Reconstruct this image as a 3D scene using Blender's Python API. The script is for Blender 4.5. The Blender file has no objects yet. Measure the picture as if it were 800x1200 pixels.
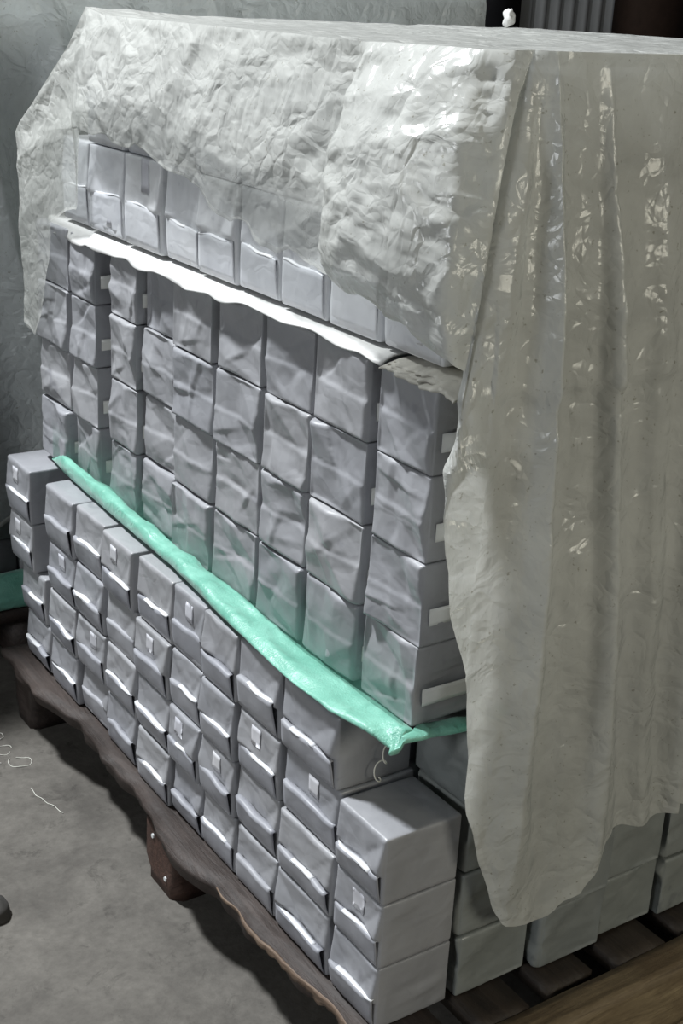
import bpy, math, random
import numpy as np
from mathutils import Vector, Matrix

rng = np.random.default_rng(7)
random.seed(7)
C = bpy.context.scene.collection
scene = bpy.context.scene

# ---------------------------------------------------------------- camera
cam_d = bpy.data.cameras.new('camera')
cam = bpy.data.objects.new('camera', cam_d)
C.objects.link(cam)
scene.camera = cam
cam_d.sensor_fit = 'VERTICAL'
cam_d.sensor_height = 36.0
cam_d.lens = 1560.1 * 36.0 / 1200.0
cam_d.clip_start = 0.05
r_ = Vector((0.83397685, -0.54965276, 0.04862571))
f_ = Vector((0.52770439, 0.76870134, -0.36142263))
u_ = r_.cross(f_)
M = Matrix((r_, u_, -f_)).transposed().to_4x4()
M.translation = Vector((-0.8186234, -1.0575996, 1.3625389))
cam.matrix_world = M

# ---------------------------------------------------------------- light
w = bpy.data.worlds.new('world')
scene.world = w
w.use_nodes = True
w.node_tree.nodes['Background'].inputs[0].default_value = (0.80, 0.88, 1.0, 1)
w.node_tree.nodes['Background'].inputs[1].default_value = 0.085


def area(name, loc, target, size, power, col, size_y=None):
    d = bpy.data.lights.new(name, 'AREA')
    d.energy = power
    d.color = col
    d.size = size
    if size_y:
        d.shape = 'RECTANGLE'
        d.size_y = size_y
    o = bpy.data.objects.new(name, d)
    C.objects.link(o)
    o.location = loc
    o.rotation_euler = (Vector(target) - Vector(loc)).to_track_quat('-Z', 'Y').to_euler()
    return o


area('ceiling_or_fill_lamp', (-1.2, 2.1, 4.4), (0.0, 0.4, 0.5), 0.36, 345, (0.95, 0.98, 1.0))
area('ceiling_or_fill_lamp', (-4.4, -0.3, 1.7), (0, 0.5, 0.6), 1.2, 52, (0.93, 0.97, 1.0))  # unseen cool fill added low on the left to brighten the long face
area('ceiling_or_fill_lamp', (0.7, -3.2, 1.6), (0.4, 0, 0.9), 1.2, 37, (1.0, 0.955, 0.79))  # unseen warm fill added to brighten the right-hand face, no ceiling fitting

vs = scene.view_settings
vs.view_transform = 'Standard'
vs.look = 'None'
vs.gamma = 1.0
vs.exposure = 0.0
vs.use_curve_mapping = False


# ---------------------------------------------------------------- numpy noise
def _hash(ix, iy, iz, seed):
    n = (ix * 374761393 + iy * 668265263 + iz * 2147483647 * 0 + iz * 1274126177 + seed * 974634777) & 0x7fffffff
    n = ((n ^ (n >> 13)) * 1274126177) & 0x7fffffff
    n = ((n ^ (n >> 15)) * 668265263) & 0x7fffffff
    return ((n ^ (n >> 16)) & 0xffff) / 32767.5 - 1.0


def noise3(P, scale=1.0, seed=0):
    P = np.asarray(P, float) * scale
    I = np.floor(P).astype(np.int64)
    F = P - I
    F = F * F * F * (F * (F * 6 - 15) + 10)
    out = 0
    for dx in (0, 1):
        wx = F[..., 0] if dx else 1 - F[..., 0]
        for dy in (0, 1):
            wy = F[..., 1] if dy else 1 - F[..., 1]
            for dz in (0, 1):
                wz = F[..., 2] if dz else 1 - F[..., 2]
                out = out + wx * wy * wz * _hash(I[..., 0] + dx, I[..., 1] + dy, I[..., 2] + dz, seed)
    return out


def crumple(P, scale, seed=0, octs=3):
    """sharp-ridged folds, about -1..1"""
    P = np.asarray(P, float)
    wv = np.stack([noise3(P, scale * .6, seed + 11), noise3(P, scale * .6, seed + 12), noise3(P, scale * .6, seed + 13)], -1)
    Q = P + wv * .35 / scale
    o = 0
    a = 1.0
    t = 0
    for k in range(octs):
        o = o + a * (1 - 2.4 * np.abs(noise3(Q, scale * 2 ** k, seed + k * 7)))
        t += a
        a *= .5
    return o / t


def facet(u, v, seed=0, warp=.35):
    """piecewise-flat facets with sharp creases (linear interpolation on a warped triangular lattice)"""
    u = np.asarray(u, float)
    v = np.asarray(v, float)
    Z = np.stack([u, v, 0 * u + seed * 1.37], -1)
    u2 = u + warp * noise3(Z, .9, seed + 31)
    v2 = v + warp * noise3(Z, .9, seed + 57)
    k = (u2 + v2) * .366
    a, b = u2 + k, v2 + k
    i, j = np.floor(a).astype(np.int64), np.floor(b).astype(np.int64)
    x, y = a - i, b - j
    H = lambda p, q: _hash(p, q, p * 0 + seed, seed)
    lo = x > y
    h00, h11 = H(i, j), H(i + 1, j + 1)
    hm = np.where(lo, H(i + 1, j), H(i, j + 1))
    w0 = np.where(lo, 1 - x, 1 - y)
    w1 = np.where(lo, y, x)
    return h00 * w0 + h11 * w1 + hm * (1 - w0 - w1)


# ---------------------------------------------------------------- mesh helpers
def mesh_np(name, V, Q, smooth=True, mat=None, attrs=None):
    V = np.asarray(V, np.float32)
    Q = np.asarray(Q, np.int32)
    k = Q.shape[1]
    me = bpy.data.meshes.new(name)
    me.vertices.add(len(V))
    me.vertices.foreach_set('co', V.ravel())
    me.loops.add(Q.size)
    me.loops.foreach_set('vertex_index', Q.ravel())
    me.polygons.add(len(Q))
    me.polygons.foreach_set('loop_start', np.arange(0, Q.size, k, dtype=np.int32))
    if smooth:
        me.polygons.foreach_set('use_smooth', np.ones(len(Q), bool))
    me.update(calc_edges=True)
    me.validate()
    if attrs:
        for n, a in attrs.items():
            at = me.attributes.new(n, 'FLOAT', 'POINT')
            at.data.foreach_set('value', np.asarray(a, np.float32).ravel())
    if mat:
        me.materials.append(mat)
    return me


def gridq(nu, nv, off=0):
    i, j = np.meshgrid(np.arange(nu - 1), np.arange(nv - 1), indexing='ij')
    a = (i * nv + j).ravel() + off
    return np.stack([a, a + nv, a + nv + 1, a + 1], -1)


def closed_sheet(name, P, th, mat, attrs=None, smooth=True):
    """grid P (nu,nv,3) given real thickness th along its normals"""
    nu, nv = P.shape[:2]
    du = np.gradient(P, axis=0)
    dv = np.gradient(P, axis=1)
    N = np.cross(du, dv)
    N /= np.linalg.norm(N, axis=-1, keepdims=True) + 1e-12
    T = P + N * th / 2
    B = P - N * th / 2
    V = np.concatenate([T.reshape(-1, 3), B.reshape(-1, 3)])
    n = nu * nv
    q1 = gridq(nu, nv)
    q2 = gridq(nu, nv, n)[:, ::-1]
    ring = [i * nv for i in range(nu)] + [(nu - 1) * nv + j for j in range(1, nv)] + \
           [i * nv + nv - 1 for i in range(nu - 2, -1, -1)] + [j for j in range(nv - 2, 0, -1)]
    rr = np.array(ring)
    r2 = np.roll(rr, -1)
    q3 = np.stack([rr, rr + n, r2 + n, r2], -1)
    at = None
    if attrs:
        at = {k: np.concatenate([a.ravel(), a.ravel()]) for k, a in attrs.items()}
    return mesh_np(name, V, np.concatenate([q1, q2, q3]), smooth, mat, at)


_cube_cache = {}


def cube_grid(nx, ny, nz):
    """welded surface lattice of a unit cube (-.5..+.5) and its quads"""
    key = (nx, ny, nz)
    if key in _cube_cache:
        return _cube_cache[key]
    idx = {}
    V = []
    Q = []

    def vid(i, j, k):
        t = (i, j, k)
        if t not in idx:
            idx[t] = len(V)
            V.append((i / nx - .5, j / ny - .5, k / nz - .5))
        return idx[t]
    for j in range(ny):
        for k in range(nz):
            Q.append((vid(0, j, k), vid(0, j, k + 1), vid(0, j + 1, k + 1), vid(0, j + 1, k)))
            Q.append((vid(nx, j, k), vid(nx, j + 1, k), vid(nx, j + 1, k + 1), vid(nx, j, k + 1)))
    for i in range(nx):
        for k in range(nz):
            Q.append((vid(i, 0, k), vid(i + 1, 0, k), vid(i + 1, 0, k + 1), vid(i, 0, k + 1)))
            Q.append((vid(i, ny, k), vid(i, ny, k + 1), vid(i + 1, ny, k + 1), vid(i + 1, ny, k)))
    for i in range(nx):
        for j in range(ny):
            Q.append((vid(i, j, 0), vid(i, j + 1, 0), vid(i + 1, j + 1, 0), vid(i + 1, j, 0)))
            Q.append((vid(i, j, nz), vid(i + 1, j, nz), vid(i + 1, j + 1, nz), vid(i, j + 1, nz)))
    _cube_cache[key] = (np.array(V), np.array(Q))
    return _cube_cache[key]


def link(name, me, parent=None, loc=None):
    o = bpy.data.objects.new(name, me)
    C.objects.link(o)
    if parent:
        o.parent = parent
    if loc is not None:
        o.location = loc
    return o


def empty(name, loc, label, cat, group=None, rz=0):
    o = bpy.data.objects.new(name, None)
    C.objects.link(o)
    o.location = loc
    o.rotation_euler = (0, 0, rz)
    o.empty_display_size = .05
    tag(o, label, cat, group)
    return o


def tag(o, label, cat, group=None, kind=None):
    if label:
        o['label'] = label
    if cat:
        o['category'] = cat
    if group:
        o['group'] = group
    if kind:
        o['kind'] = kind
    return o


# ---------------------------------------------------------------- materials
class NT:
    def __init__(s, name):
        s.m = bpy.data.materials.new(name)
        s.m.use_nodes = True
        s.t = s.m.node_tree
        s.n = s.t.nodes
        s.b = s.n['Principled BSDF']
        s.out = s.n['Material Output']

    def add(s, typ, **kw):
        n = s.n.new(typ)
        for k, v in kw.items():
            if hasattr(n, k):
                setattr(n, k, v)
            else:
                n.inputs[k.replace('_', ' ')].default_value = v
        return n

    def l(s, a, b):
        s.t.links.new(a, b)

    def coords(s):
        tc = s.add('ShaderNodeTexCoord')
        oi = s.add('ShaderNodeObjectInfo')
        mul = s.add('ShaderNodeVectorMath', operation='SCALE')
        comb = s.add('ShaderNodeCombineXYZ')
        s.l(oi.outputs['Random'], comb.inputs[0])
        s.l(oi.outputs['Random'], comb.inputs[1])
        s.l(comb.outputs[0], mul.inputs[0])
        mul.inputs['Scale'].default_value = 31.0
        ad = s.add('ShaderNodeVectorMath', operation='ADD')
        s.l(tc.outputs['Object'], ad.inputs[0])
        s.l(mul.outputs[0], ad.inputs[1])
        s.rand = oi.outputs['Random']
        return ad.outputs[0]

    def noise(s, co, scale, detail=4, rough=.5, dist=0, typ='FBM'):
        n = s.add('ShaderNodeTexNoise')
        n.inputs['Scale'].default_value = scale
        n.inputs['Detail'].default_value = detail
        n.inputs['Roughness'].default_value = rough
        n.inputs['Distortion'].default_value = dist
        if typ != 'FBM':
            n.noise_type = typ
        if co:
            s.l(co, n.inputs['Vector'])
        return n.outputs['Fac']

    def ramp(s, fac, stops):
        r = s.add('ShaderNodeValToRGB')
        e = r.color_ramp.elements
        while len(e) < len(stops):
            e.new(.5)
        for k, (p, c) in enumerate(stops):
            e[k].position = p
            e[k].color = (*c, 1) if len(c) == 3 else c
        s.l(fac, r.inputs[0])
        return r.outputs[0]

    def bump(s, h, strength, dist, prev=None):
        b = s.add('ShaderNodeBump')
        b.inputs['Strength'].default_value = strength
        b.inputs['Distance'].default_value = dist
        s.l(h, b.inputs['Height'])
        if prev:
            s.l(prev, b.inputs['Normal'])
        return b.outputs[0]

    def mix(s, f, a, b, mode='MIX'):
        n = s.add('ShaderNodeMix')
        n.data_type = 'RGBA'
        n.blend_type = mode
        for v, i in ((f, 0), (a, 6), (b, 7)):
            if isinstance(v, (int, float)):
                n.inputs[i].default_value = v
            elif isinstance(v, tuple):
                n.inputs[i].default_value = (*v, 1)
            else:
                s.l(v, n.inputs[i])
        return n.outputs[2]

    def math(s, op, a, b=None, clamp=False):
        n = s.add('ShaderNodeMath', operation=op)
        n.use_clamp = clamp
        for v, i in ((a, 0), (b, 1)):
            if v is None:
                continue
            if isinstance(v, (int, float)):
                n.inputs[i].default_value = v
            else:
                s.l(v, n.inputs[i])
        return n.outputs[0]


def paper_mat(name, lo, hi, coat=.25, rough=.5, bumpk=1.0):
    m = NT(name)
    co = m.coords()
    n1 = m.noise(co, 14, 5, .6, .6)
    col = m.ramp(n1, [(.3, lo), (.7, hi)])
    tint = m.ramp(m.rand, [(0, (.86, .87, .9)), (1, (1.0, 1.0, 1.0))])
    # sparse dark smudges where dust was rubbed off
    n2 = m.noise(co, 22, 3, .5, 1.2)
    sm = m.ramp(n2, [(.66, (1, 1, 1)), (.74, (.80, .80, .82))])
    c = m.mix(1.0, col, tint, 'MULTIPLY')
    c = m.mix(1.0, c, sm, 'MULTIPLY')
    m.l(c, m.b.inputs['Base Color'])
    m.b.inputs['Roughness'].default_value = rough
    m.b.inputs['Coat Weight'].default_value = coat
    m.b.inputs['Coat Roughness'].default_value = .28
    v = m.add('ShaderNodeTexVoronoi')
    v.feature = 'DISTANCE_TO_EDGE'
    v.inputs['Scale'].default_value = 24
    wv = m.add('ShaderNodeVectorMath', operation='ADD')
    nn = m.add('ShaderNodeTexNoise')
    nn.inputs['Scale'].default_value = 16
    m.l(co, nn.inputs['Vector'])
    sc = m.add('ShaderNodeVectorMath', operation='SCALE')
    sc.inputs['Scale'].default_value = .06
    m.l(nn.outputs['Color'], sc.inputs[0])
    m.l(co, wv.inputs[0])
    m.l(sc.outputs[0], wv.inputs[1])
    mpv = m.add('ShaderNodeMapping')
    mpv.inputs['Rotation'].default_value = (.5, 0, 0)
    mpv.inputs['Scale'].default_value = (1, .55, 1.25)
    m.l(wv.outputs[0], mpv.inputs[0])
    m.l(mpv.outputs[0], v.inputs['Vector'])
    b1 = m.bump(v.outputs['Distance'], .30 * bumpk, .0045)
    b2 = m.bump(m.noise(co, 42, 5, .6, .5, 'RIDGED_MULTIFRACTAL'), .16 * bumpk, .003, b1)
    m.l(b2, m.b.inputs['Normal'])
    m.l(b2, m.b.inputs['Coat Normal'])
    return m.m


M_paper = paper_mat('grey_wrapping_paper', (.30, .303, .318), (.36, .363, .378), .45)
M_paper_r = paper_mat('greenish_wrapping_paper', (.20, .215, .205), (.26, .275, .262), .45)  # darker, greener tone for the packages on the right-hand face
M_paper2 = paper_mat('lit_wrapping_paper', (.60, .61, .63), (.72, .73, .74), .5)  # lightened copy of the grey paper: lamp light and whitish film in its colour
M_flap = paper_mat('folded_paper_flap', (.29, .295, .32), (.38, .385, .41), .15, .5, .5)
M_label = paper_mat('label_paper', (.58, .58, .62), (.68, .68, .70), .3, .4, .2)
M_edge = paper_mat('white_paper_edge', (.66, .67, .68), (.78, .78, .78), .1, .5, .2)
M_tape = paper_mat('pale_tape', (.62, .62, .58), (.72, .72, .68), .5, .3, .3)
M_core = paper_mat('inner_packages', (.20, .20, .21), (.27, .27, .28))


def plastic_mat(name, base, opa, bump=1.0, rough=.3, trans=.35, spec=.5):
    m = NT(name)
    tc = m.add('ShaderNodeTexCoord')
    co = tc.outputs['Object']
    at = m.add('ShaderNodeAttribute')
    at.attribute_name = 'opacity'
    n1 = m.noise(co, 7, 4, .6, .8)
    dust = m.noise(co, 160, 2, .6)
    col = m.ramp(n1, [(.3, tuple(x * .86 for x in base)), (.7, base)])
    spots = m.ramp(dust, [(.66, (1, 1, 1)), (.75, (.62, .60, .55))])
    c = m.mix(1., col, spots, 'MULTIPLY')
    m.l(c, m.b.inputs['Base Color'])
    m.b.inputs['Roughness'].default_value = rough
    m.b.inputs['Specular IOR Level'].default_value = spec
    wn = m.add('ShaderNodeTexNoise')
    wn.inputs['Scale'].default_value = 9
    wn.inputs['Detail'].default_value = 3
    m.l(co, wn.inputs['Vector'])
    ws = m.add('ShaderNodeVectorMath', operation='SCALE')
    ws.inputs['Scale'].default_value = .11
    m.l(wn.outputs['Color'], ws.inputs[0])
    wa = m.add('ShaderNodeVectorMath', operation='ADD')
    m.l(co, wa.inputs[0])
    m.l(ws.outputs[0], wa.inputs[1])
    b2 = None
    for sc_, st_, di_ in ((22, .8, .012), (55, .6, .005)):
        vo = m.add('ShaderNodeTexVoronoi')
        vo.feature = 'DISTANCE_TO_EDGE'
        vo.inputs['Scale'].default_value = sc_
        m.l(wa.outputs[0], vo.inputs['Vector'])
        b2 = m.bump(vo.outputs['Distance'], min(1, st_ * bump), di_, b2)
    m.l(b2, m.b.inputs['Normal'])
    tl = m.add('ShaderNodeBsdfTranslucent')
    m.l(c, tl.inputs['Color'])
    m.l(b2, tl.inputs['Normal'])
    mx = m.add('ShaderNodeMixShader')
    mx.inputs[0].default_value = trans
    m.l(m.b.outputs[0], mx.inputs[1])
    m.l(tl.outputs[0], mx.inputs[2])
    tr = m.add('ShaderNodeBsdfTransparent')
    tr.inputs[0].default_value = (.95, .96, .95, 1)
    mx2 = m.add('ShaderNodeMixShader')
    # milkier where the film doubles up
    nf = m.noise(co, 9, 3, .6, 1.0)
    va = m.math('MULTIPLY', m.math('ADD', m.math('MULTIPLY', nf, .5), .75), opa)
    fac = m.math('MULTIPLY', va, at.outputs['Fac'], True)
    m.l(fac, mx2.inputs[0])
    m.l(tr.outputs[0], mx2.inputs[1])
    m.l(mx.outputs[0], mx2.inputs[2])
    m.l(mx2.outputs[0], m.out.inputs['Surface'])
    return m.m


M_plastic = plastic_mat('milky_plastic_film', (.71, .72, .69), .95, .55, .2, .3, .6)
M_plastic2 = plastic_mat('grey_plastic_film', (.72, .76, .76), .95, .8)
M_gfilm = plastic_mat('pale_green_film', (.16, .42, .33), .36, .6, .3, .3)


def green_mat():
    m = NT('green_woven_film')
    tc = m.add('ShaderNodeTexCoord')
    co = tc.outputs['Object']
    n1 = m.noise(co, 18, 4, .6, .5)
    m.l(m.ramp(n1, [(.3, (.12, .37, .28)), (.7, (.24, .55, .44))]), m.b.inputs['Base Color'])
    m.b.inputs['Roughness'].default_value = .38
    m.b.inputs['Sheen Weight'].default_value = .2
    b1 = m.bump(m.noise(co, 420, 2, .5), .5, .0015)
    b2 = m.bump(m.noise(co, 60, 4, .6, .8, 'RIDGED_MULTIFRACTAL'), .35, .004, b1)
    m.l(b2, m.b.inputs['Normal'])
    return m.m


M_green = green_mat()


def wood_mat(name, a, b, along='Y'):
    m = NT(name)
    co = m.coords()
    mp = m.add('ShaderNodeMapping')
    mp.inputs['Scale'].default_value = (1, .1, 1) if along == 'Y' else (.1, 1, 1)
    m.l(co, mp.inputs[0])
    n1 = m.noise(mp.outputs[0], 60, 6, .65, 1.5)
    n2 = m.noise(co, 9, 4, .6)
    c = m.ramp(n1, [(.3, a), (.72, b)])
    c = m.mix(1., c, m.ramp(n2, [(.35, (.55, .5, .48)), (.65, (1, 1, 1))]), 'MULTIPLY')
    m.l(c, m.b.inputs['Base Color'])
    m.b.inputs['Roughness'].default_value = .62
    m.l(m.bump(n1, .5, .004, m.bump(m.noise(co, 120, 3), .3, .002)), m.b.inputs['Normal'])
    return m.m


M_wood = wood_mat('dark_brown_wood', (.028, .021, .018), (.070, .052, .045))
M_woodx = wood_mat('tan_rough_wood', (.15, .11, .06), (.36, .28, .165), 'X')
M_wood_shaded = wood_mat('shaded_board_wood', (.022, .016, .012), (.06, .045, .032))  # shade beside the goods is put into the dark colour of these boards
M_bark = wood_mat('pale_split_wood', (.12, .085, .06), (.34, .25, .18))
M_block = wood_mat('red_brown_wood', (.045, .024, .018), (.10, .052, .038), 'X')


def concrete():
    m = NT('stained_concrete')
    tc = m.add('ShaderNodeTexCoord')
    co = tc.outputs['Object']
    n1 = m.noise(co, 6.5, 8, .66, .4)
    n2 = m.noise(co, 60, 5, .7)
    n3 = m.noise(co, 15, 7, .75, .6)
    c = m.ramp(n1, [(.32, (.066, .060, .052)), (.68, (.140, .130, .115))])
    c = m.mix(1., c, m.ramp(n2, [(.25, (.7, .69, .68)), (.7, (1.08, 1.08, 1.08))]), 'MULTIPLY')
    c = m.mix(1., c, m.ramp(n3, [(.56, (1, 1, 1)), (.68, (.48, .47, .45))]), 'MULTIPLY')
    m.l(c, m.b.inputs['Base Color'])
    m.b.inputs['Roughness'].default_value = .75
    m.l(m.bump(n2, .35, .004), m.b.inputs['Normal'])
    return m.m


M_floor = concrete()


def plain(name, col, rough=.6, metal=0, var=.25, scale=12):
    m = NT(name)
    co = m.coords()
    n = m.noise(co, scale, 4, .6)
    m.l(m.ramp(n, [(.3, tuple(x * (1 - var) for x in col)), (.7, col)]), m.b.inputs['Base Color'])
    m.b.inputs['Roughness'].default_value = rough
    m.b.inputs['Metallic'].default_value = metal
    m.l(m.bump(n, .2, .004), m.b.inputs['Normal'])
    return m.m


M_liner = plain('white_liner_paper', (.62, .62, .61), .45, 0, .1, 30)
M_card = plain('grey_cardboard', (.62, .60, .54), .8, 0, .3, 40)
M_thread = plain('pale_thread', (.75, .75, .68), .5)
M_steel = plain('galvanised_steel', (.80, .82, .83), .5, .1, .25, 2)
M_darkp = plain('dark_painted_steel', (.03, .03, .035), .6)
M_brown = plain('brown_timber', (.09, .055, .04), .7)
M_stone = plain('dark_stone', (.04, .038, .035), .8)
M_ceil = plain('ceiling_sheet', (.3, .3, .3), .8)
M_cover = plain('grey_pad', (.45, .46, .46), .8)


def box_mesh(name, x0, x1, y0, y1, z0, z1, mat, bev=.002, n=(1, 1, 1), disp=None):
    d = np.array([x1 - x0, y1 - y0, z1 - z0])
    c = np.array([x0 + x1, y0 + y1, z0 + z1]) / 2
    V, Q = cube_grid(*n)
    P = V * d
    q = np.clip(P, -(d / 2 - bev), d / 2 - bev)
    P = P + c
    if disp is not None:
        P = disp(P)
    return mesh_np(name, P, Q, max(n) > 3, mat)


def box(name, x0, x1, y0, y1, z0, z1, mat, parent=None, **k):
    return link(name, box_mesh(name, x0, x1, y0, y1, z0, z1, mat, **k), parent)


# ---------------------------------------------------------------- the place
fl = box('floor', -6, 9, -6, 8, -.1, 0, M_floor)
tag(fl, None, None, kind='structure')
# back wall: upright corrugated steel panels on a dark frame
wb = box('wall_back', -6, 9, 7.35, 7.5, 0, 5.0, M_ceil)
tag(wb, None, None, kind='structure')
for k in range(9):
    x0 = -5.8 + k * 1.5
    n = 61
    xs = np.linspace(x0, x0 + 1.46, n)
    ph = (np.arange(n) % 6)
    yy = 7.30 - np.where((ph >= 1) & (ph <= 3), .045, 0)
    P = np.zeros((n, 2, 3))
    P[:, 0] = np.stack([xs, yy, np.full(n, 0.02)], -1)
    P[:, 1] = np.stack([xs, yy, np.full(n, 4.9)], -1)
    link('corrugated_panel', closed_sheet('corrugated_panel', P, .003, M_steel, smooth=False), wb)
box('dark_post', 5.80, 6.17, 7.1, 7.24, 0, 4.9, M_darkp, wb)
box('timber_post', 7.22, 7.95, 6.95, 7.2, 0, 4.9, M_brown, wb)
for nm, a in (('wall_left', (-6.1, -6, -6, 8, 0, 5)), ('wall_right', (9, 9.1, -6, 8, 0, 5)), ('ceiling', (-6, 9, -6, 8, 5.0, 5.1))):
    tag(box(nm, *a, M_ceil), None, None, kind='structure')


# ---------------------------------------------------------------- pallets
def board_disp(seed, ax, edge_amp=.006, side=None, wave=None):
    def f(P):
        P = P.copy()
        n = noise3(P * np.array([1, 1, 1]), 9, seed)
        P[:, 2] += .0015 * n
        if side is not None:
            lo = P[:, 0] < side
            P[lo, 0] += wave(P[lo, 1], P[lo, 2])
        else:
            P[:, 0] += (edge_amp * .4) * noise3(np.stack([P[:, 1] * 0 + seed, P[:, 1], P[:, 0] * 0], -1), 6, seed)
        return P
    return f


ZP = .14
pal = empty('wooden_pallet', (0, 0, 0), 'dark wooden pallet under the stacked grey packages', 'pallet')
NX = 36


def natural_edge(y, z):
    w_ = .012 * np.sin(y * 9 + .6) + .008 * np.sin(y * 23) + .004 * noise3(np.stack([y * 0, y, y * 0], -1), 30, 3)
    bot = (z < .128) * (.010 * noise3(np.stack([y * 0, y, y * 0], -1), 14, 5) + .006)
    return w_ - .004 + bot


link('deck_board', box_mesh('deck_board', -.030, .085, -.045, 1.225, .112, ZP - .001, M_wood, n=(4, 120, 3),
                            disp=board_disp(1, 'Y', side=.0, wave=natural_edge)), pal)
# paler split strip along the natural edge of the first board, near end
P = np.zeros((60, 4, 3))
for i, y in enumerate(np.linspace(.36, -.045, 60)):
    t = i / 59
    xe = -.030 + float(natural_edge(np.array([y]), np.array([.135]))[0]) - .0015
    wd = .004 + .013 * min(1, t * 1.6)
    for j in range(4):
        P[i, j] = (xe + .0015, y, .1388 - j / 3 * wd * 1.1 * (.6 + .5 * abs(math.sin(i * .37) * math.cos(i * .83))))
link('split_edge', closed_sheet('split_edge', P, .003, M_bark), pal)
xb = [(.125, .205), (.245, .325), (.365, .455), (.495, .58), (.62, .70), (.74, .83), (.87, .96)]
for k, (a, b) in enumerate(xb):
    link('deck_board', box_mesh('deck_board', a, b, -.062 + .01 * (k % 2), 1.21, .116, ZP - .001, M_wood_shaded, n=(4, 60, 2),
                                disp=board_disp(10 + k, 'Y')), pal)


def stringer(y0, y1, z0, z1, x0, mat, seed):
    def f(P):
        P = P.copy()
        lo = P[:, 0] < x0 + .012
        # chamfered end, like an eight-sided block
        cy = (y0 + y1) / 2
        e = lo & (P[:, 2] < z0 + .02)
        P[e, 1] = cy + (P[e, 1] - cy) * .72
        P[:, 1] += .002 * noise3(P, 20, seed)
        P[:, 2] += .0015 * noise3(P, 16, seed + 2) * (P[:, 2] > z0 + .01)
        return P
    return box_mesh('stringer', x0, .98, y0, y1, z0, z1, mat, n=(60, 5, 6), disp=f)


link('stringer', stringer(.515, .615, .0, .111, -.022, M_block, 3), pal)
link('stringer', stringer(1.125, 1.205, .0, .111, -.022, M_wood, 4), pal)


def beam_disp(P):
    P = P.copy()
    P[:, 1] += .003 * noise3(P, 12, 8)
    P[:, 2] += .003 * noise3(P, 9, 9)
    return P


link('stringer', box_mesh('stringer', .02, .98, -.108, -.064, .032, .137, M_woodx, n=(80, 4, 6), disp=beam_disp), pal)
for bx in (.03, .46, .9):
    link('foot_block', box_mesh('foot_block', bx, bx + .08, -.106, -.066, 0, .03, M_woodx), pal)
# iron nail heads on the block end
for (y, z) in ((.59, .085), (.545, .03)):
    V = []
    for k in range(10):
        a = k / 10 * 2 * math.pi
        V.append((-.0245, y + .004 * math.cos(a), z + .004 * math.sin(a)))
    for k in range(10):
        a = k / 10 * 2 * math.pi
        V.append((-.0215, y + .004 * math.cos(a), z + .004 * math.sin(a)))
    me = bpy.data.meshes.new('nail_head')
    me.from_pydata(V, [], [tuple(range(9, -1, -1)), tuple(range(10, 20))] + [(k, (k + 1) % 10, 10 + (k + 1) % 10, 10 + k) for k in range(10)])
    me.materials.append(M_steel)
    link('nail_head', me, pal)


# ---------------------------------------------------------------- packages
def smooth01(a, b, x):
    t = np.clip((x - a) / (b - a), 0, 1)
    return t * t * (3 - 2 * t)


def creases(s, t, seed, n, amp):
    r = np.random.default_rng(seed)
    h = np.zeros_like(s)
    for k in range(n):
        a = r.uniform(0, math.pi)
        cx, cy = r.uniform(.1, .9, 2)
        wd = r.uniform(.1, .3)
        L = r.uniform(.25, .6)
        d = (s - cx) * math.cos(a) + (t - cy) * math.sin(a)
        e = -(s - cx) * math.sin(a) + (t - cy) * math.cos(a)
        side = np.where(d > 0, wd, wd * r.uniform(.2, .6))
        h += amp * r.choice([1, -1], p=[.65, .35]) * np.clip(1 - np.abs(d) / side, 0, 1) * np.clip(1 - np.abs(e) / L, 0, 1) ** .7
    return h


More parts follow.
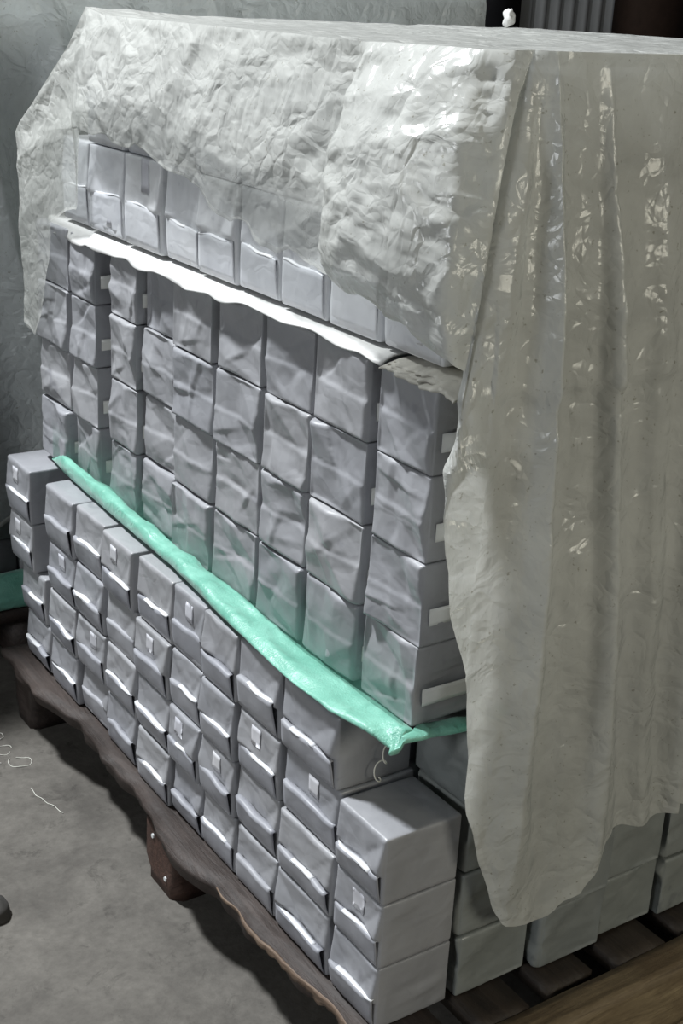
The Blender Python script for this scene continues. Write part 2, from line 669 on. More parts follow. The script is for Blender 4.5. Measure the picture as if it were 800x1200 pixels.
def pack_mesh(d, style, seed, n=20, mat=None):
    """rounded crumpled box, front face toward -x. style: 'end' = gift-wrap folds on the -x face, 'side' = plain on -x, folds on +-y"""
    d = np.array(d, float)
    n = 46 if style == 'side' and mat is None else 30
    V, Q = cube_grid(12, n, n)
    rr = .0032
    V = V.copy()
    for ax_, m_ in ((0, 12), (1, n), (2, n)):
        k_ = np.rint((V[:, ax_] + .5) * m_).astype(int)
        f_ = rr / d[ax_]
        tab = np.concatenate([[0, .35 * f_, f_ * 1.05], np.linspace(f_ * 1.05, 1 - f_ * 1.05, m_ - 3)[1:-1], [1 - f_ * 1.05, 1 - .35 * f_, 1]])
        V[:, ax_] = tab[k_] - .5
    P0 = V * d
    q = np.clip(P0, -(d / 2 - rr), d / 2 - rr)
    N = P0 - q
    ln = np.linalg.norm(N, axis=1, keepdims=True)
    N = N / np.maximum(ln, 1e-9)
    P = q + rr * N
    u = V + .5
    ax = np.argmax(np.abs(V), axis=1)
    h = np.zeros(len(V))
    # fade of the relief towards the edges of each face
    ed = np.ones(len(V))
    srt = np.sort(np.abs(V), axis=1)
    ed = smooth01(.5, .455, srt[:, 1])
    front = (ax == 0) & (V[:, 0] < 0)
    ys = (ax == 1)
    top = (ax == 2)
    if style == 'end':
        s, t = u[:, 1], u[:, 2]
        e = .0028 * facet(s * 2.6, t * 2.6, seed) + .0012 * facet(s * 6, t * 6, seed + 3) + creases(s, t, seed, 3, .0015)
        ro = np.random.default_rng(seed + 77)
        ap = .5 + ro.uniform(-.14, .14)
        lipt = .44
        base_w = ro.uniform(.03, .20)
        tt = np.clip((t - lipt) / (1 - lipt), 0, 1)
        left = ap - base_w + (0 - (ap - base_w)) * tt
        right = ap + base_w + (1 - (ap + base_w)) * tt
        gl, gr = ro.uniform(.012, .026, 2)
        o1 = np.clip(left - s, 0, 1) * gl + np.clip(s - right, 0, 1) * gr
        e = e * .45 + np.minimum(o1, .0075) + .0012 * ((s > left) & (s < right) & (t > lipt))
        # lower half, hidden by the turned-up flap
        e = np.where(t < lipt, np.minimum(e, .0012), e)
        h += np.where(front, e * ed, 0)
    else:
        s, t = u[:, 1], u[:, 2]
        r_ = np.random.default_rng(seed + 1)
        th = r_.uniform(.3, 1.2)
        s2, t2 = s * math.cos(th) + t * math.sin(th), -s * math.sin(th) + t * math.cos(th)
        e = .0074 * facet(s2 * 1.2, t2 * 2.0, seed, .08) + .0017 * facet(s2 * 3.1, t2 * 4.6, seed + 3, .08) + creases(s, t, seed, 3, .0030)
        # slack half-way fold
        e += .0022 * smooth01(.52, .46, t)
        h += np.where(front, e * ed, 0)
    s, t = u[:, 0], u[:, 2]
    if style == 'side':
        tri = np.minimum(s, 1 - s) * 1.0
        e = creases(s, t, seed + 5, 5, .0015) - .004 * smooth01(-.03, .03, (.62 - np.abs(t - .42)) * 0 + (s - .02) * .9 - np.abs(t - .40)) + .001
    else:
        e = creases(s, t, seed + 5, 6, .0015) + .0006 * smooth01(.50, .46, t)
    h += np.where(ys, e * ed, 0)
    s, t = u[:, 0], u[:, 1]
    h += np.where(top, creases(s, t, seed + 9, 4, .0008) * ed, 0)
    P = P + N * h[:, None]
    # slightly skewed and dented as a whole
    r = np.random.default_rng(seed + 99)
    dent = np.stack([noise3(P, 9, seed + 1), noise3(P, 9, seed + 2), noise3(P, 9, seed + 3)], -1) * .0022
    P = P + dent
    P[:, 2] += d[2] / 2
    P[:, 2] = np.clip(P[:, 2], 0, d[2] * 1.0)
    return mesh_np('wrapper', P, Q, True, mat or M_paper)


def flap_meshes(d, seed, k=1.0, mat=None):
    """the bottom end flap folded up over the -x end, its lip gaping a little, and the pale raw edge along the lip"""
    r = np.random.default_rng(seed)
    W, H = d[1], d[2]
    x0 = -d[0] / 2
    nu, prof = 22, 8
    lip = r.uniform(.40, .50) * H
    out = r.uniform(.006, .0105) * k
    tilt = r.uniform(-.04, .06) * H
    w0, w1 = r.uniform(.0, .06, 2)
    skew = r.uniform(-.7, .7)
    P = np.zeros((nu, prof, 3))
    L = []
    ph = r.uniform(0, 6)
    for i in range(nu):
        s = i / (nu - 1)
        yb = -W / 2 + .003 + s * (W - .006)
        yt = -W / 2 + W * w0 + .002 + s * (W * (1 - w0 - w1) - .004)
        endt = min(1, min(s, 1 - s) * 12) ** .8
        o = (out * (1 + skew * (s - .5)) * (.9 + .1 * math.sin(s * 5 + ph))) * (.7 + .3 * endt)
        z1 = lip + tilt * (s - .5) + .0012 * math.sin(s * 9 + ph * 2)
        pts = [(.0006, .003), (.0016 + .2 * o, .16 * z1 + .003), (.002 + .45 * o, .40 * z1), (.0022 + .7 * o, .66 * z1),
               (.0024 + .9 * o, .88 * z1), (.0026 + o, z1), (.0018 + o * .6, z1 + .001), (.0004, z1 + .001)]
        for j, (x, z) in enumerate(pts):
            t = min(1, z / lip)
            P[i, j] = (x0 - x, yb * (1 - t) + yt * t, z)
        L.append((x0 - .0026 - o, yt, z1, o))
    P[:, :, 0] += .0007 * noise3(P, 45, seed)
    fl_ = closed_sheet('folded_flap', P[::-1], .0008, mat or M_flap)
    i0 = 0 if r.random() < .6 else int(nu * r.uniform(.1, .4))
    i1 = nu if r.random() < .6 else int(nu * r.uniform(.65, .9))
    E = np.zeros((i1 - i0, 4, 3))
    for i in range(i0, i1):
        x, y, z, o = L[i]
        for j in range(4):
            t = j / 3
            E[i - i0, j] = (x - .0004 + t * (.0035 + o * .55), y, z + .0016 - .0022 * (1 - t) ** 2)
    ed_ = closed_sheet('flap_edge', E[::-1], .0010, M_edge)
    return fl_, ed_, r.random()


def label_mesh(d, yc, zc, wy, wz, seed, name='label_sticker', off=.0085, mat=None, face='x'):
    P = np.zeros((6, 5, 3))
    for i in range(6):
        for j in range(5):
            a, b = yc + (i / 5 - .5) * wy, zc + (j / 4 - .5) * wz
            P[i, j] = (-d[0] / 2 - off, a, b) if face == 'x' else (a, -d[1] / 2 - off, b)
    if face == 'x':
        P[:, :, 0] += .0008 * noise3(P, 40, seed)
        P = P[::-1]
    else:
        P[:, :, 1] += .0008 * noise3(P, 40, seed)
    return closed_sheet(name, P, .0006, mat or M_label)


ORD = ['', 'second', 'third', 'fourth', 'fifth', 'sixth', 'seventh', 'eighth', 'ninth', 'tenth', 'eleventh']


def col_name(k, last):
    if k == 0:
        return 'at the near corner'
    if k == last:
        return 'at the far left end'
    return ORD[k] + ' from the near corner'


PLACED = []


def package(x0, x1, y0, y1, z0, z1, style, seed, label, group, flap=1.0, lab=None, tape=False, rz=0, mat=None, n=20, fmat=None):
    d = (x1 - x0, y1 - y0, z1 - z0)
    t = empty('wrapped_package', ((x0 + x1) / 2, (y0 + y1) / 2, z0), label, 'package', group, rz)
    wr_ = link('wrapper', pack_mesh(d, style, seed, n, mat), t)
    if flap:
        f1, f2, rv = flap_meshes(d, seed + 4, flap, fmat)
        fo = link('folded_flap', f1, t)
        if rv < .72 or flap < .4:
            link('flap_edge', f2, fo)
    if lab:
        lm = label_mesh(d, *lab, seed)
        wv_ = np.array([v_.co[:] for v_ in wr_.data.vertices])
        fr_ = wv_[wv_[:, 0] < -d[0] / 2 + .006]
        for v_ in lm.vertices:
            dd = (fr_[:, 1] - v_.co.y) ** 2 + (fr_[:, 2] - v_.co.z) ** 2
            nn_ = np.argsort(dd)[:5]
            v_.co.x = fr_[nn_, 0].min() - (.0009 if v_.co.x < -d[0] / 2 - .0085 else .0003)
        link('label_sticker', lm, t)
    if tape:
        tp = label_mesh(d, -d[0] * .02, d[2] * .36, d[0] * .86, .022, seed, 'tape_strip', .0022, M_tape, 'y')
        link('tape_strip', tp, t)
    PLACED.append((x0, x1, y0, y1, z0, z1))
    return t


# ---- lower tier, long face (columns counted from the near corner)
low_y = [(.004, .108), (.118, .250), (.258, .368), (.372, .470), (.474, .572), (.577, .694), (.704, .816), (.824, .938), (.944, 1.060), (1.078, 1.19)]
LOWZ = [ZP + .0005, ZP + .0962, ZP + .1919, .4285, .5345]
rows = ['bottom layer', 'second layer', 'third layer', 'uppermost layer']
r0 = np.random.default_rng(3)
for c, (a, b) in enumerate(low_y):
    for k in range(4):
        if c == 0 and k == 3:
            continue
        dy = r0.uniform(-.0028, .0028)
        dx = r0.uniform(-.005, .008)
        aa, bb = a + dy, b + dy
        z0, z1 = LOWZ[k], LOWZ[k + 1] - .0012
        if c == 0:
            dx, aa, bb = 0.002 - .001 * k, .003, .106
        if c == 1 and k == 3:
            dx, aa, bb = .003, .119, .252
        if c == 9:
            sh = (0, .012, .045, .045)[k]
            aa, bb = a + sh, b + sh
            dx = (.004, .002, -.006, -.008)[k]
        if c == 7 and k == 0:
            dx = .012
        if c == 5 and k == 0:
            bb -= .006
        lab = None
        if (c, k) in ((9, 3), (9, 2), (8, 2), (7, 1), (4, 1), (2, 2), (6, 3), (1, 2), (5, 2), (3, 1), (0, 1)) or r0.random() < .12:
            lab = (r0.uniform(-.016, .016), (z1 - z0) * .75, .024, .028)
        fm = r0.uniform(.6, 1.15)
        package(dx, dx + .114, aa, bb, z0, z1, 'end', 100 + c * 7 + k * 131,
                'grey paper-wrapped package, lower tier %s, %s' % (rows[k], col_name(c, 9)),
                'packages lying in the lower tier', fm, lab)

# ---- lower tier, short face on the right
bx = [(.128, .246), (.262, .372), (.378, .482), (.488, .60)]
for c, (a, b) in enumerate(bx):
    for k in range(4 if c == 0 else 3):
        yo = (.0, -.018, -.010, -.014)[c] + r0.uniform(-.002, .003)
        if k == 3:
            yo = .004
        if k == 2 and c > 0:
            yo += .006
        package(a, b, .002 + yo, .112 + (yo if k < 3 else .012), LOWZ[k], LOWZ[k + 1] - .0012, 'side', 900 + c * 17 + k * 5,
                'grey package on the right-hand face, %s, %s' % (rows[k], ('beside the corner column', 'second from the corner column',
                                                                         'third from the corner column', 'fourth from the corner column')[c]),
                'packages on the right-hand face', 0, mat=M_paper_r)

# ---- middle tier, standing columns
mid_y = [(.040, .149), (.168, .288), (.298, .410), (.424, .545), (.556, .678), (.686, .799), (.809, .904), (.958, 1.057), (1.075, 1.200)]
ZM = [.5475 + .1067 * k for k in range(5)]
rows4 = ['bottom row', 'second row up', 'third row up', 'top row']
for c, (a, b) in enumerate(mid_y):
    for k in range(4):
        dx = .054 + r0.uniform(-.003, .004) + (.012 if c in (5,) else 0) - (.003 if c == 8 else 0)
        if c == 0:
            dx = .054
        sy = r0.uniform(-.0015, .0015)
        package(dx, dx + .205, a + sy, b + sy, ZM[k], ZM[k + 1] - .001, 'side', 2000 + c * 13 + k * 71,
                'wrinkled grey package, middle tier %s, %s' % (rows4[k], col_name(c, 8)),
                'packages standing in the middle tier', 0, None, True, 0, None, 24)

# ---- top tier under the plastic
top_y = [(.046, .158), (.168, .274), (.279, .384), (.392, .497), (.503, .610), (.616, .716), (.726, .850), (.858, .987), (.994, 1.10)]
ZT = [.990, 1.1255, 1.255]
for c, (a, b) in enumerate(top_y):
    for k in range(2):
        if c == 8 and k == 1:
            continue
        lab = None
        if (c, k) in ((7, 0), (6, 0), (6, 1), (0, 0), (1, 0), (3, 0)):
            lab = (r0.uniform(-.015, .01), (.11 if c != 7 else .034) if k == 0 else .06, .026, .05 if c == 6 else .04)
            if c != 6 and c != 7:
                lab = (lab[0], .034, .03, .035)
        dx = .062 + r0.uniform(-.003, .003)
        package(dx, dx + .114, a, b, ZT[k], ZT[k + 1] - .001, 'end', 5000 + c * 19 + k * 37,
                'pale package under the plastic, top tier %s row, %s' % (('lower', 'upper')[k], col_name(c, 8)),
                'packages in the top tier under the plastic', .12, lab, False, 0, M_paper2, 20, M_paper2)

# ---- everything packed inside, never picked apart
V, Q = cube_grid(1, 1, 1)
VV, QQ = [], []


def core(x0, x1, y0, y1, z0, z1):
    QQ.append(Q + sum(len(v) for v in VV))
    VV.append((V + .5) * np.array([x1 - x0, y1 - y0, z1 - z0]) + np.array([x0, y0, z0]))


for k in range(4):
    for i in range(7):
        x0 = .128 + i * .119
        for j in range(10):
            y0 = .004 + j * .119
            if j == 0 and ((i < 4 and k < 3) or (i == 0)):
                continue
            j0 = y0 + (.012 if (j == 1 and i == 0 and k == 3) else 0)
            core(x0 + (.014 if j == 0 and i >= 4 else 0), x0 + .112 + (.01 if i == 6 else 0), j0, y0 + .112, LOWZ[k] + .001, LOWZ[k + 1] - .003)
for k in range(4):
    for i in range(6):
        x0 = .272 + i * .118
        for j in range(10):
            y0 = .044 + j * .115
            core(x0, x0 + .112, y0, y0 + .109, ZM[k] + .001, ZM[k + 1] - .003)
for k in range(2):
    for i in range(6):
        x0 = .184 + i * .132
        for j in range(9):
            if j == 8 and k == 1:
                continue
            y0 = .044 + j * .118
            core(x0, x0 + .126, y0, y0 + .112, ZT[k] + .001, ZT[k + 1] - .003)
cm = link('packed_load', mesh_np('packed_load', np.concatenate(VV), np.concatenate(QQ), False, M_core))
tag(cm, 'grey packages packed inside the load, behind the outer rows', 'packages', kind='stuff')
# flat pad over the load, under the plastic
pad = box('top_pad', .055, .96, .02, .96, 1.257, 1.306, M_cover)
tag(pad, 'thick grey pad on top of the load, under the plastic', 'pad')

# ---------------------------------------------------------------- liners between tiers
n = 150
ys = np.linspace(1.168, .135, n)
P = np.zeros((n, 12, 3))
for i, y in enumerate(ys):
    xe = .006 + .012 * math.sin(y * 7 + 1) * .6 + .006 * math.sin(y * 31) + .003 * math.sin(y * 71)
    xe = .043 + .004 * math.sin(y * 7 + 1) + .003 * math.sin(y * 31) + .002 * math.sin(y * 71) + .012 * float(smooth01(1.0, 1.16, np.array(y)))
    dr = (.011 + .009 * float(smooth01(.35, .9, np.array(y)))) + .003 * math.sin(y * 13) + .003 * math.sin(y * 5.2 + 2)
    dr *= 1 - .35 * float(smooth01(.45, .15, np.array(y)))
    for j in range(12):
        t = j / 11
        x = xe + (t / .6) * (.062 - xe) if t < .6 else .062 + (t - .6) / .4 * .13
        z = .9835 - dr * max(0, 1 - (x - xe) / (.062 - xe))
        z += .0022 * math.sin(y * 47 + j * .6) * max(0, 1 - t * 1.8)
        P[i, j] = (x, y, z)
P[:, :, 2] += .0022 * noise3(P, 28, 5) * (np.linspace(1, 0, 12) ** 2)
ln = link('liner_sheet', closed_sheet('liner_sheet', P, .0022, M_liner))
tag(ln, 'long white paper liner jutting out between the middle and top tiers', 'liner sheet')
cb = empty('cardboard_sheet', (0, 0, 0), 'torn grey cardboard layers at the near corner between tiers', 'cardboard')
for q in range(3):
    n = 60
    P = np.zeros((n, 40, 3))
    rq = np.random.default_rng(q)
    y1 = .128 - .004 * q
    for i in range(n):
        s = i / (n - 1)
        for j in range(40):
            t = j / 39
            xa = .036 + .006 * q + .003 * math.sin(s * 17 + q) + .002 * math.sin(s * 41)
            ya = -.012 + .014 * q + .006 * math.sin(t * 13 + q * 2) + .0012 * math.sin(t * 40)
            x = xa + t * (.26 - xa)
            y = ya + (1 - s) * (y1 - ya)
            z = .9785 + q * .0032 - .006 * max(0, 1 - (x - xa) / .03) - .004 * max(0, 1 - (y - ya) / .035) + .002 * math.sin(s * 9 + t * 11 + q)
            P[i, j] = (x, y, z)
    P[:, :, 2] = np.maximum(P[:, :, 2], 0)
    link('cardboard_layer', closed_sheet('cardboard_layer', P, .0022, M_card), cb)

# ---------------------------------------------------------------- green woven strip on the ledge
gs = empty('green_strip', (0, 0, 0), 'green woven plastic strip rolled along the ledge of the lower tier', 'plastic strip')
py = np.array([1.150, 1.08, .884, .75, .619, .48, .369, .222, .13, .07, .035])
outer = np.array([.046, .036, .026, .022, .018, .006, -.002, -.008, -.008, .004, .020])
inner = np.array([.050, .052, .050, .050, .050, .050, .050, .052, .055, .056, .054])
inner[0] = .085
hh = np.array([.008, .032, .030, .026, .026, .022, .015, .011, .010, .010, .012])
n, m_ = 330, 30
P = np.zeros((n, m_, 3))
pathy = np.linspace(1.15, .035, 270)
for i in range(n):
    if i < 270:
        y = pathy[i]
        o = np.interp(-y, -py, outer)
        inn = np.interp(-y, -py, inner)
        h = np.interp(-y, -py, hh)
        ctr = np.array([(o + inn) / 2, y, .537 + h / 2 + .001])
        wd = (inn - o) / 2
        nx = np.array([1, 0, 0.])
    else:
        s = (i - 269) / 60
        # turns the corner and runs off along the right-hand face
        ctr = np.array([.032 + .16 * s, .030 + .0 * s + .006 * math.sin(s * 7), .5405 + .001 * math.sin(s * 12)])
        wd = .016 - .004 * s
        nx = np.array([.35 * (1 - s), .94, 0])
        nx /= np.linalg.norm(nx)
        if s < .25:
            nx = nx * (s / .25) + np.array([1, 0, 0]) * (1 - s / .25)
            nx /= np.linalg.norm(nx)
            wd = .016 + .006 * (1 - s / .25)
        h = .010
    for j in range(m_):
        a = j / m_ * 2 * math.pi
        ca, sa = math.cos(a), math.sin(a)
        ca = math.copysign(abs(ca) ** .75, ca)
        sa = math.copysign(abs(sa) ** .9, sa)
        P[i, j] = ctr + nx * wd * ca + np.array([0, 0, 1]) * (h / 2) * sa
up = np.clip((P[:, :, 2] - .538) / .012, 0, 1)
fold = crumple(P * np.array([3.2, .55, 1.6]), 14, 4, 3)
P[:, :, 2] += .0045 * fold * up + .0022 * facet(P[:, :, 1] * 22, P[:, :, 0] * 60, 8) * up
P[:, :, 0] -= .002 * crumple(P * np.array([1, .6, 1.5]), 22, 9, 2) * up
# small hanging corner
P[262:280, :, 2] -= (.012 * np.exp(-((np.arange(262, 280) - 270) / 6.) ** 2))[:, None] * (P[262:280, :, 0] < .03)
idx = np.arange(n * m_).reshape(n, m_)
a = idx[:-1, :]
b = idx[1:, :]
q1 = np.stack([a, np.roll(a, -1, 1), np.roll(b, -1, 1), b], -1).reshape(-1, 4)
V2 = np.concatenate([P.reshape(-1, 3), P[0].mean(0, keepdims=True), P[-1].mean(0, keepdims=True)])
c0, c1 = n * m_, n * m_ + 1
caps = [(c0, idx[0, (j + 1) % m_], idx[0, j], idx[0, j]) for j in range(0)]
me = mesh_np('woven_roll', V2, q1, True, M_green)
link('woven_roll', me, gs)
# the thin loose film that stands up behind it against the packages
n = 160
P = np.zeros((n, 14, 3))
op = np.zeros((n, 14))
for i in range(n):
    y = 1.14 - i / (n - 1) * 1.095
    H = .085 + .02 * math.sin(y * 9) + .012 * math.sin(y * 21 + 2)
    for j in range(14):
        t = j / 13
        P[i, j] = (.0445 - .001 * math.sin(y * 30), y, .545 + t * H)
        op[i, j] = (1 - t) ** 1.2
P[:, :, 0] += .0015 * noise3(P, 30, 2)
link('loose_film', mesh_np('loose_film', P.reshape(-1, 3), gridq(n, 14), True, M_gfilm, {'opacity': op}), gs)


# ---------------------------------------------------------------- plastic cover
def interp_keys(keys, nu):
    """keys: (E, H, opacity at hem, bulge) -> arrays sampled along the perimeter"""
    K = np.array([list(k[0]) + list(k[1]) + [k[2], k[3]] for k in keys], float)
    seg = np.linalg.norm(np.diff(K[:, 3:6], axis=0), axis=1) + np.linalg.norm(np.diff(K[:, 0:3], axis=0), axis=1) + .01
    s = np.concatenate([[0], np.cumsum(seg)])
    t = np.linspace(0, s[-1], nu)
    return np.stack([np.interp(t, s, K[:, j]) for j in range(8)], -1)


cover = empty('plastic_cover', (0, 0, 0), 'crinkled translucent plastic sheet draped over the load', 'plastic sheet')
keys = [
    ((.95, 1.27, 1.26), (.95, 1.30, .70), .9, 0),
    ((.40, 1.26, 1.20), (.40, 1.29, .72), .9, 0),
    ((.10, 1.27, 1.14), (.06, 1.25, .76), .55, 0),
    ((.035, 1.245, 1.115), (.030, 1.225, .79), .5, 0),
    ((.03, 1.21, 1.135), (.030, 1.175, .76), .5, .0),
    ((.035, 1.16, 1.17), (.034, 1.125, .86), .5, .0),
    ((.04, 1.10, 1.215), (.034, 1.085, .985), .5, -.004),
    ((.045, 1.03, 1.265), (.034, 1.03, 1.01), .5, -.004),
    ((.05, .965, 1.328), (.036, .993, 1.012), .55, .0),
    ((.05, .945, 1.325), (.034, .985, 1.145), .8, .012),
    ((.05, .90, 1.318), (.024, .93, 1.150), .75, .014),
    ((.05, .80, 1.318), (.024, .74, 1.150), .75, .012),
    ((.05, .62, 1.318), (.024, .585, 1.120), .5, .010),
    ((.05, .50, 1.318), (.024, .470, 1.090), .30, .010),
    ((.05, .36, 1.318), (.024, .32, 1.065), .30, .008),
    ((.05, .22, 1.317), (.028, .215, 1.06), .45, -.004),
    ((.045, .200, 1.317), (.022, .200, 1.075), .85, .006),
    ((.046, .188, 1.318), (.010, .180, 1.065), .85, .040),
    ((.050, .13, 1.319), (.004, .10, 1.055), .80, .048),
    ((.052, .07, 1.320), (.002, .02, 1.035), .75, .042),
    ((.058, .02, 1.320), (.010, -.03, 1.02), .85, .036),
    ((.080, -.008, 1.321), (.031, -.035, 1.006), .95, .022),
    ((.098, -.012, 1.322), (.022, -.038, .934), 1, .018),
    ((.101, -.016, 1.322), (.010, -.040, .841), 1, .014),
    ((.104, -.020, 1.322), (.030, -.040, .735), 1, .012),
    ((.107, -.024, 1.322), (.064, -.040, .642), 1, .010),
    ((.109, -.026, 1.322), (.078, -.045, .54), 1, .010),
    ((.111, -.028, 1.322), (.089, -.040, .451), 1, .014),
    ((.112, -.029, 1.322), (.123, -.036, .352), .9, .022),
    ((.114, -.030, 1.322), (.165, -.036, .268), .9, .040),
    ((.124, -.030, 1.322), (.200, -.036, .262), .9, .012),
    ((.145, -.030, 1.322), (.242, -.040, .253), .9, .002),
    ((.172, -.030, 1.322), (.290, -.046, .268), .9, .008),
    ((.183, -.030, 1.322), (.312, -.048, .300), .9, .030),
    ((.192, -.030, 1.322), (.326, -.044, .340), .9, .004),
    ((.22, -.030, 1.322), (.345, -.040, .352), .9, .002),
    ((.30, -.030, 1.323), (.42, -.038, .345), .9, .004),
    ((.36, -.030, 1.323), (.46, -.038, .345), .9, .022),
    ((.42, -.030, 1.323), (.50, -.038, .345), .9, .002),
    ((.65, -.030, 1.322), (.70, -.038, .335), .9, .012),
    ((.99, -.030, 1.322), (.99, -.040, .30), .9, .004)]
NU, NV = 620, 190
K = interp_keys(keys, NU)
# a denser v near the hem is not needed: straight fan + bulge + folds
v = np.linspace(0, 1, NV)
E_, H_ = K[:, None, 0:3], K[:, None, 3:6]
vv = v[None, :, None]
P = E_ * (1 - vv) + H_ * vv
# outward direction (horizontal) per perimeter station
tan = np.gradient(K[:, 0:2] * .5 + K[:, 3:5] * .5, axis=0)
for _ in range(30):
    tan[1:-1] = (tan[:-2] + tan[1:-1] * 2 + tan[2:]) / 4
nrm = np.stack([tan[:, 1], -tan[:, 0]], -1)
nrm /= np.linalg.norm(nrm, axis=1, keepdims=True)
out = np.concatenate([nrm, np.zeros((NU, 1))], 1)[:, None, :]
# make sure it points away from the load centre
cen = np.array([.5, .6, 0])
sg = np.sign(((P.mean(1) - cen)[:, :2] * nrm).sum(1))
out = out * sg[:, None, None]
bul = K[:, 7][:, None] * np.sin(np.pi * np.clip(v, 0, 1))[None, :] ** .8
# rounded shoulder at the top edge
sh = 0 * v[None, :]
isB = smooth01(-.0, .06, P[..., 0] - .03) * (P[..., 1] < .0)
sx = K[:, 0][:, None] * (1 - v[None, :] * .35) + .0 * v[None, :]
amp = .010 * smooth01(0, .25, v)[None, :]
fan = (K[:, 0] * .6 + K[:, 3] * .4)[:, None] + .008 * noise3(P, 4, 3)
pleat = isB * amp * (.55 * (1 - 2 * np.abs(np.sin(fan * 38 + .6))) + .35 * np.sin(fan * 95 + 2))
bul = bul + isB * .007 * smooth01(.965, .985, P[..., 2]) * smooth01(1.25, 1.1, P[..., 2])
cr = crumple(P, 13, 1, 4)
S_ = (K[:, 1] * .5 + K[:, 4] * .5)[:, None] * -1 + (K[:, 0] * .5 + K[:, 3] * .5)[:, None] + 0 * v[None, :]
Zp = P[..., 2]
fc = facet(S_ * 9, Zp * 9, 3, .4) + .5 * facet(S_ * 27 + Zp * 8, Zp * 27, 5, .5) + .20 * facet(S_ * 60, Zp * 60, 9, .4)
cr2 = crumple(P * np.array([1, 1, .7]), 34, 5, 2)
aA = np.where(isB > .5, .0036, .0042 + .0050 * smooth01(.24, .17, P[..., 1]))
aA = aA * (1 - .6 * smooth01(.90, 1.0, P[..., 1]))
fadeE = smooth01(0, .10, v)[None, :]
D = bul + sh + np.maximum(pleat, -.008) + (aA * (.35 * cr + .9 * fc) + .0012 * cr2) * fadeE
# diagonal tension folds on the long face
dg = (P[..., 1] * .8 + P[..., 2] * 1.7)
D += (1 - isB) * .0022 * fadeE * (1 - 2 * np.abs(np.sin(dg * 15 + 2 * noise3(P, 6, 8))))
P = P + out * D[..., None]
P[..., 2] += .004 * (1 - isB) * cr * fadeE
# ragged hem
P[..., 2] += (v[None, :] ** 8) * .010 * noise3(P, 26, 33)
# keep it off the goods
okA = P[..., 1] > .02
lim = .052 + .06 * smooth01(1.27, 1.31, P[..., 2])
P[..., 0] = np.where(okA & (P[..., 1] < 1.15), np.minimum(P[..., 0], lim), P[..., 0])
P[..., 1] = np.where((P[..., 0] > .11) & (P[..., 1] < .5), np.minimum(P[..., 1], -.018 - .008 * (P[..., 2] < .5)), P[..., 1])
oph = K[:, 6][:, None]
t0_ = np.where(K[:, 1] > .955, .10, .58)[:, None]
t1_ = np.where(K[:, 1] > .955, .45, .80)[:, None]
tv_ = np.clip((v[None, :] - t0_) / (t1_ - t0_), 0, 1)
opa = 1 + (oph - 1) * tv_ * tv_ * (3 - 2 * tv_)
opa = np.clip(opa, 0, 1)
# doubled folds along the hem read whiter
opa = np.where(v[None, :] > .975, np.minimum(1, opa + .25), opa)
link('side_skirt', mesh_np('side_skirt', P.reshape(-1, 3), gridq(NU, NV), True, M_plastic, {'opacity': opa}), cover)
# top panel
nx_, ny_ = 170, 230
X, Y = np.meshgrid(np.linspace(0, 1, nx_), np.linspace(0, 1, ny_), indexing='ij')
Ky = K[(K[:, 1] > -.03) & (K[:, 0] < .12)]
P = np.zeros((nx_, ny_, 3))
P[..., 1] = -.030 + Y * 1.295
o_ = np.argsort(Ky[:, 1])
xe = np.interp(P[..., 1], Ky[o_, 1], Ky[o_, 0])
ze = np.interp(P[..., 1], Ky[o_, 1], Ky[o_, 2])
P[..., 0] = xe + X * (.99 - xe)
zc = np.where(P[..., 1] > .95, 1.322 - (P[..., 1] - .95) * .62, 1.322)
P[..., 2] = ze + (zc - ze) * smooth01(0, .4, X)
edge = smooth01(0, .03, X) * smooth01(0, .03, Y)
P[..., 2] += edge * (.0035 * crumple(P * np.array([1, .45, 1]), 11, 21, 3) - .002)
P[..., 2] = np.where(P[..., 1] < .965, np.maximum(P[..., 2], 1.3095), P[..., 2])
link('top_panel', mesh_np('top_panel', P.reshape(-1, 3), gridq(nx_, ny_), True, M_plastic, {'opacity': np.ones(nx_ * ny_)}), cover)

# ---------------------------------------------------------------- the load behind on the left
p2 = empty('wooden_pallet', (0, 0, 0), 'shadowed dark pallet behind, under the neighbouring covered load', 'pallet')
for k in range(8):
    y0 = 1.40 + k * .15
    link('deck_board', box_mesh('deck_board', -.45, 1.27, y0, y0 + .11, .10, .125, M_wood, n=(30, 3, 2), disp=beam_disp), p2)
for x0 in (-.42, .05, .6, 1.18):
    link('stringer', box_mesh('stringer', x0, x0 + .075, 1.41, 2.5, 0, .098, M_wood), p2)
VV, QQ = [], []
for k in range(9):
    for i in range(12):
        for j in range(2):
            core(-.42 + i * .128, -.42 + i * .128 + .12, 1.47 + j * .5, 1.47 + j * .5 + .49, .132 + k * .13, .132 + k * .13 + .124)
o = link('packed_load', mesh_np('packed_load', np.concatenate(VV), np.concatenate(QQ), False, M_core))
tag(o, 'dark packages of the neighbouring load beneath its grey cover', 'packages', kind='stuff')
c2 = empty('plastic_cover', (0, 0, 0), 'dull grey plastic sheet over the neighbouring load behind', 'plastic sheet')
nu, nv = 300, 130
U, Vv = np.meshgrid(np.linspace(0, 1, nu), np.linspace(0, 1, nv), indexing='ij')
P = np.zeros((nu, nv, 3))
xx = -.48 + U * 1.70
hem = .30 + .03 * np.sin(xx * 9) + .05 * np.clip(xx * 1.2, 0, 1) * (xx < 2)
P[..., 0] = xx
P[..., 1] = 1.445 - .03 * Vv
P[..., 2] = 1.375 * (1 - Vv) + hem * Vv
foldx = xx + .10 * (P[..., 2] - 1.0) * 2.2
P[..., 1] -= .030 * (1 - 2 * np.abs(np.sin(foldx * 13 + 1.5 * noise3(P, 2, 4)))) * smooth01(0, .2, Vv) + .006 * crumple(P, 8, 41, 3)
P[..., 1] = np.minimum(P[..., 1], 1.463)
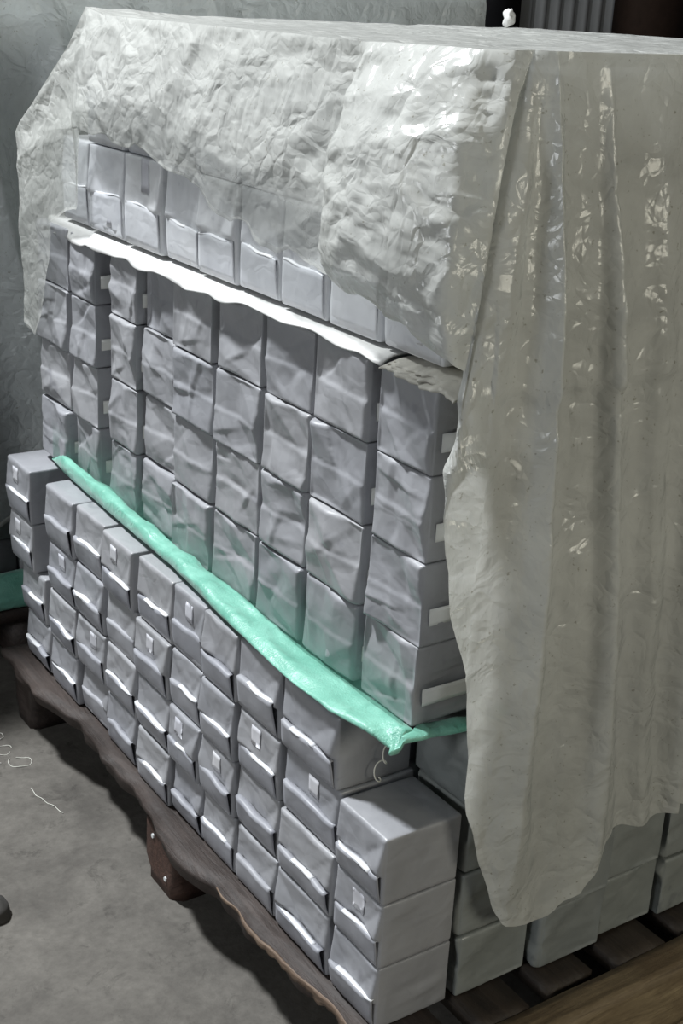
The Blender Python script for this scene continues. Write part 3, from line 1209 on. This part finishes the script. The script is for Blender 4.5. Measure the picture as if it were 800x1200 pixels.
P[..., 2] += Vv ** 8 * .012 * noise3(P, 20, 3)
link('side_skirt', mesh_np('side_skirt', P.reshape(-1, 3), gridq(nu, nv), True, M_plastic2, {'opacity': np.ones(nu * nv)}), c2)
# whitish rolled hem
h0 = P[:, -1, :]
R2 = np.zeros((nu, 8, 3))
for j in range(8):
    a = j / 7 * 2 * math.pi
    R2[:, j] = h0 + np.array([0, .004 * math.cos(a) - .004, .006 * math.sin(a)])
link('hem', mesh_np('hem', R2.reshape(-1, 3), gridq(nu, 8), True, M_plastic, {'opacity': np.ones(nu * 8)}), c2)
X, Y = np.meshgrid(np.linspace(-.48, 1.22, 100), np.linspace(1.43, 2.5, 80), indexing='ij')
P = np.stack([X, Y, 1.372 + 0 * X], -1)
P[..., 2] += .004 * crumple(P, 9, 61, 2)
link('top_panel', mesh_np('top_panel', P.reshape(-1, 3), gridq(100, 80), True, M_plastic2, {'opacity': np.ones(8000)}), c2)
# its green strip lying on the pallet edge
n = 120
P = np.zeros((n, 10, 3))
for i in range(n):
    x = -.44 + i / (n - 1) * 1.68
    for j in range(10):
        t = j / 9
        P[i, j] = (x, 1.462 - .06 * min(1, t * 1.6) + .004 * math.sin(x * 20), .182 - .052 * t + .003 * math.sin(x * 17 + t * 3))
P[:, :, 2] += .003 * crumple(P, 18, 2, 2)
P[:, :, 2] = np.maximum(P[:, :, 2], .1275)
g2 = link('green_strip', closed_sheet('green_strip', P, .0015, M_green))
tag(g2, 'green plastic strip under the neighbouring load, low at the left edge', 'plastic strip')


# ---------------------------------------------------------------- small things
def tube(name, pts, r, mat, seg=6, parent=None):
    pts = np.array(pts, float)
    n = len(pts)
    T = np.gradient(pts, axis=0)
    T /= np.linalg.norm(T, axis=1, keepdims=True) + 1e-9
    ref = np.array([.3, .2, .93])
    A = np.cross(T, ref)
    A /= np.linalg.norm(A, axis=1, keepdims=True) + 1e-9
    B = np.cross(T, A)
    P = np.zeros((n, seg, 3))
    for j in range(seg):
        a = j / seg * 2 * math.pi
        P[:, j] = pts + r * (A * math.cos(a) + B * math.sin(a))
    idx = np.arange(n * seg).reshape(n, seg)
    a, b = idx[:-1], idx[1:]
    Q = np.stack([a, np.roll(a, -1, 1), np.roll(b, -1, 1), b], -1).reshape(-1, 4)
    return link(name, mesh_np(name, P.reshape(-1, 3), Q, True, mat), parent)


# curled thread hanging from the green strip over the corner package
pts = []
for i in range(90):
    t = i / 89
    pts.append((.066 + .012 * math.sin(t * 5) + .006 * math.cos(t * 26), .106 + .003 * math.sin(t * 26) - .002, .533 - .098 * t + .006 * math.sin(t * 26)))
tag(tube('loose_thread', pts, .0009, M_thread), 'curled white thread hanging from the green strip at the corner', 'thread')
# tape shards
# frayed threads on the floor by the left pallet block
rt = np.random.default_rng(5)
for q in range(5):
    cx, cy = (-.075, .99, ) if q < 3 else (-.06, 1.10)
    a0 = rt.uniform(0, 6)
    L = rt.uniform(.05, .12)
    k1 = rt.uniform(-3, 3)
    pts = []
    x, y, a = cx + rt.uniform(-.04, .02), cy + rt.uniform(-.06, .06), a0
    for i in range(40):
        pts.append((x, y, .0012 + .001 * math.sin(i * .5)))
        a += k1 * .06 + rt.uniform(-.12, .12)
        x += math.cos(a) * L / 40
        y += math.sin(a) * L / 40
    tag(tube('fibre', pts, .0006, M_thread), 'thin pale fibre curled on the floor near the left pallet block', 'fibre', 'pale fibres on the floor')
# dark lump at the left frame edge
V, Q = cube_grid(6, 6, 6)
d = V * 2
d = d / np.linalg.norm(d, axis=1, keepdims=True)
P = d * np.array([.022, .03, .016]) * (1 + .25 * noise3(d, 1.6, 3))[:, None]
P[:, 2] = np.maximum(P[:, 2], -.010)
o = link('stone', mesh_np('stone', P, Q, True, M_stone), None, (-.272, .632, .010))
tag(o, 'small dark stone on the concrete floor at the left edge', 'stone')
P = d * np.array([.011, .011, .016]) * (1 + .3 * noise3(d, 2.1, 9))[:, None] + np.array([.85, .92, 1.338])
link('knot', mesh_np('knot', P, Q, True, M_liner), cover)
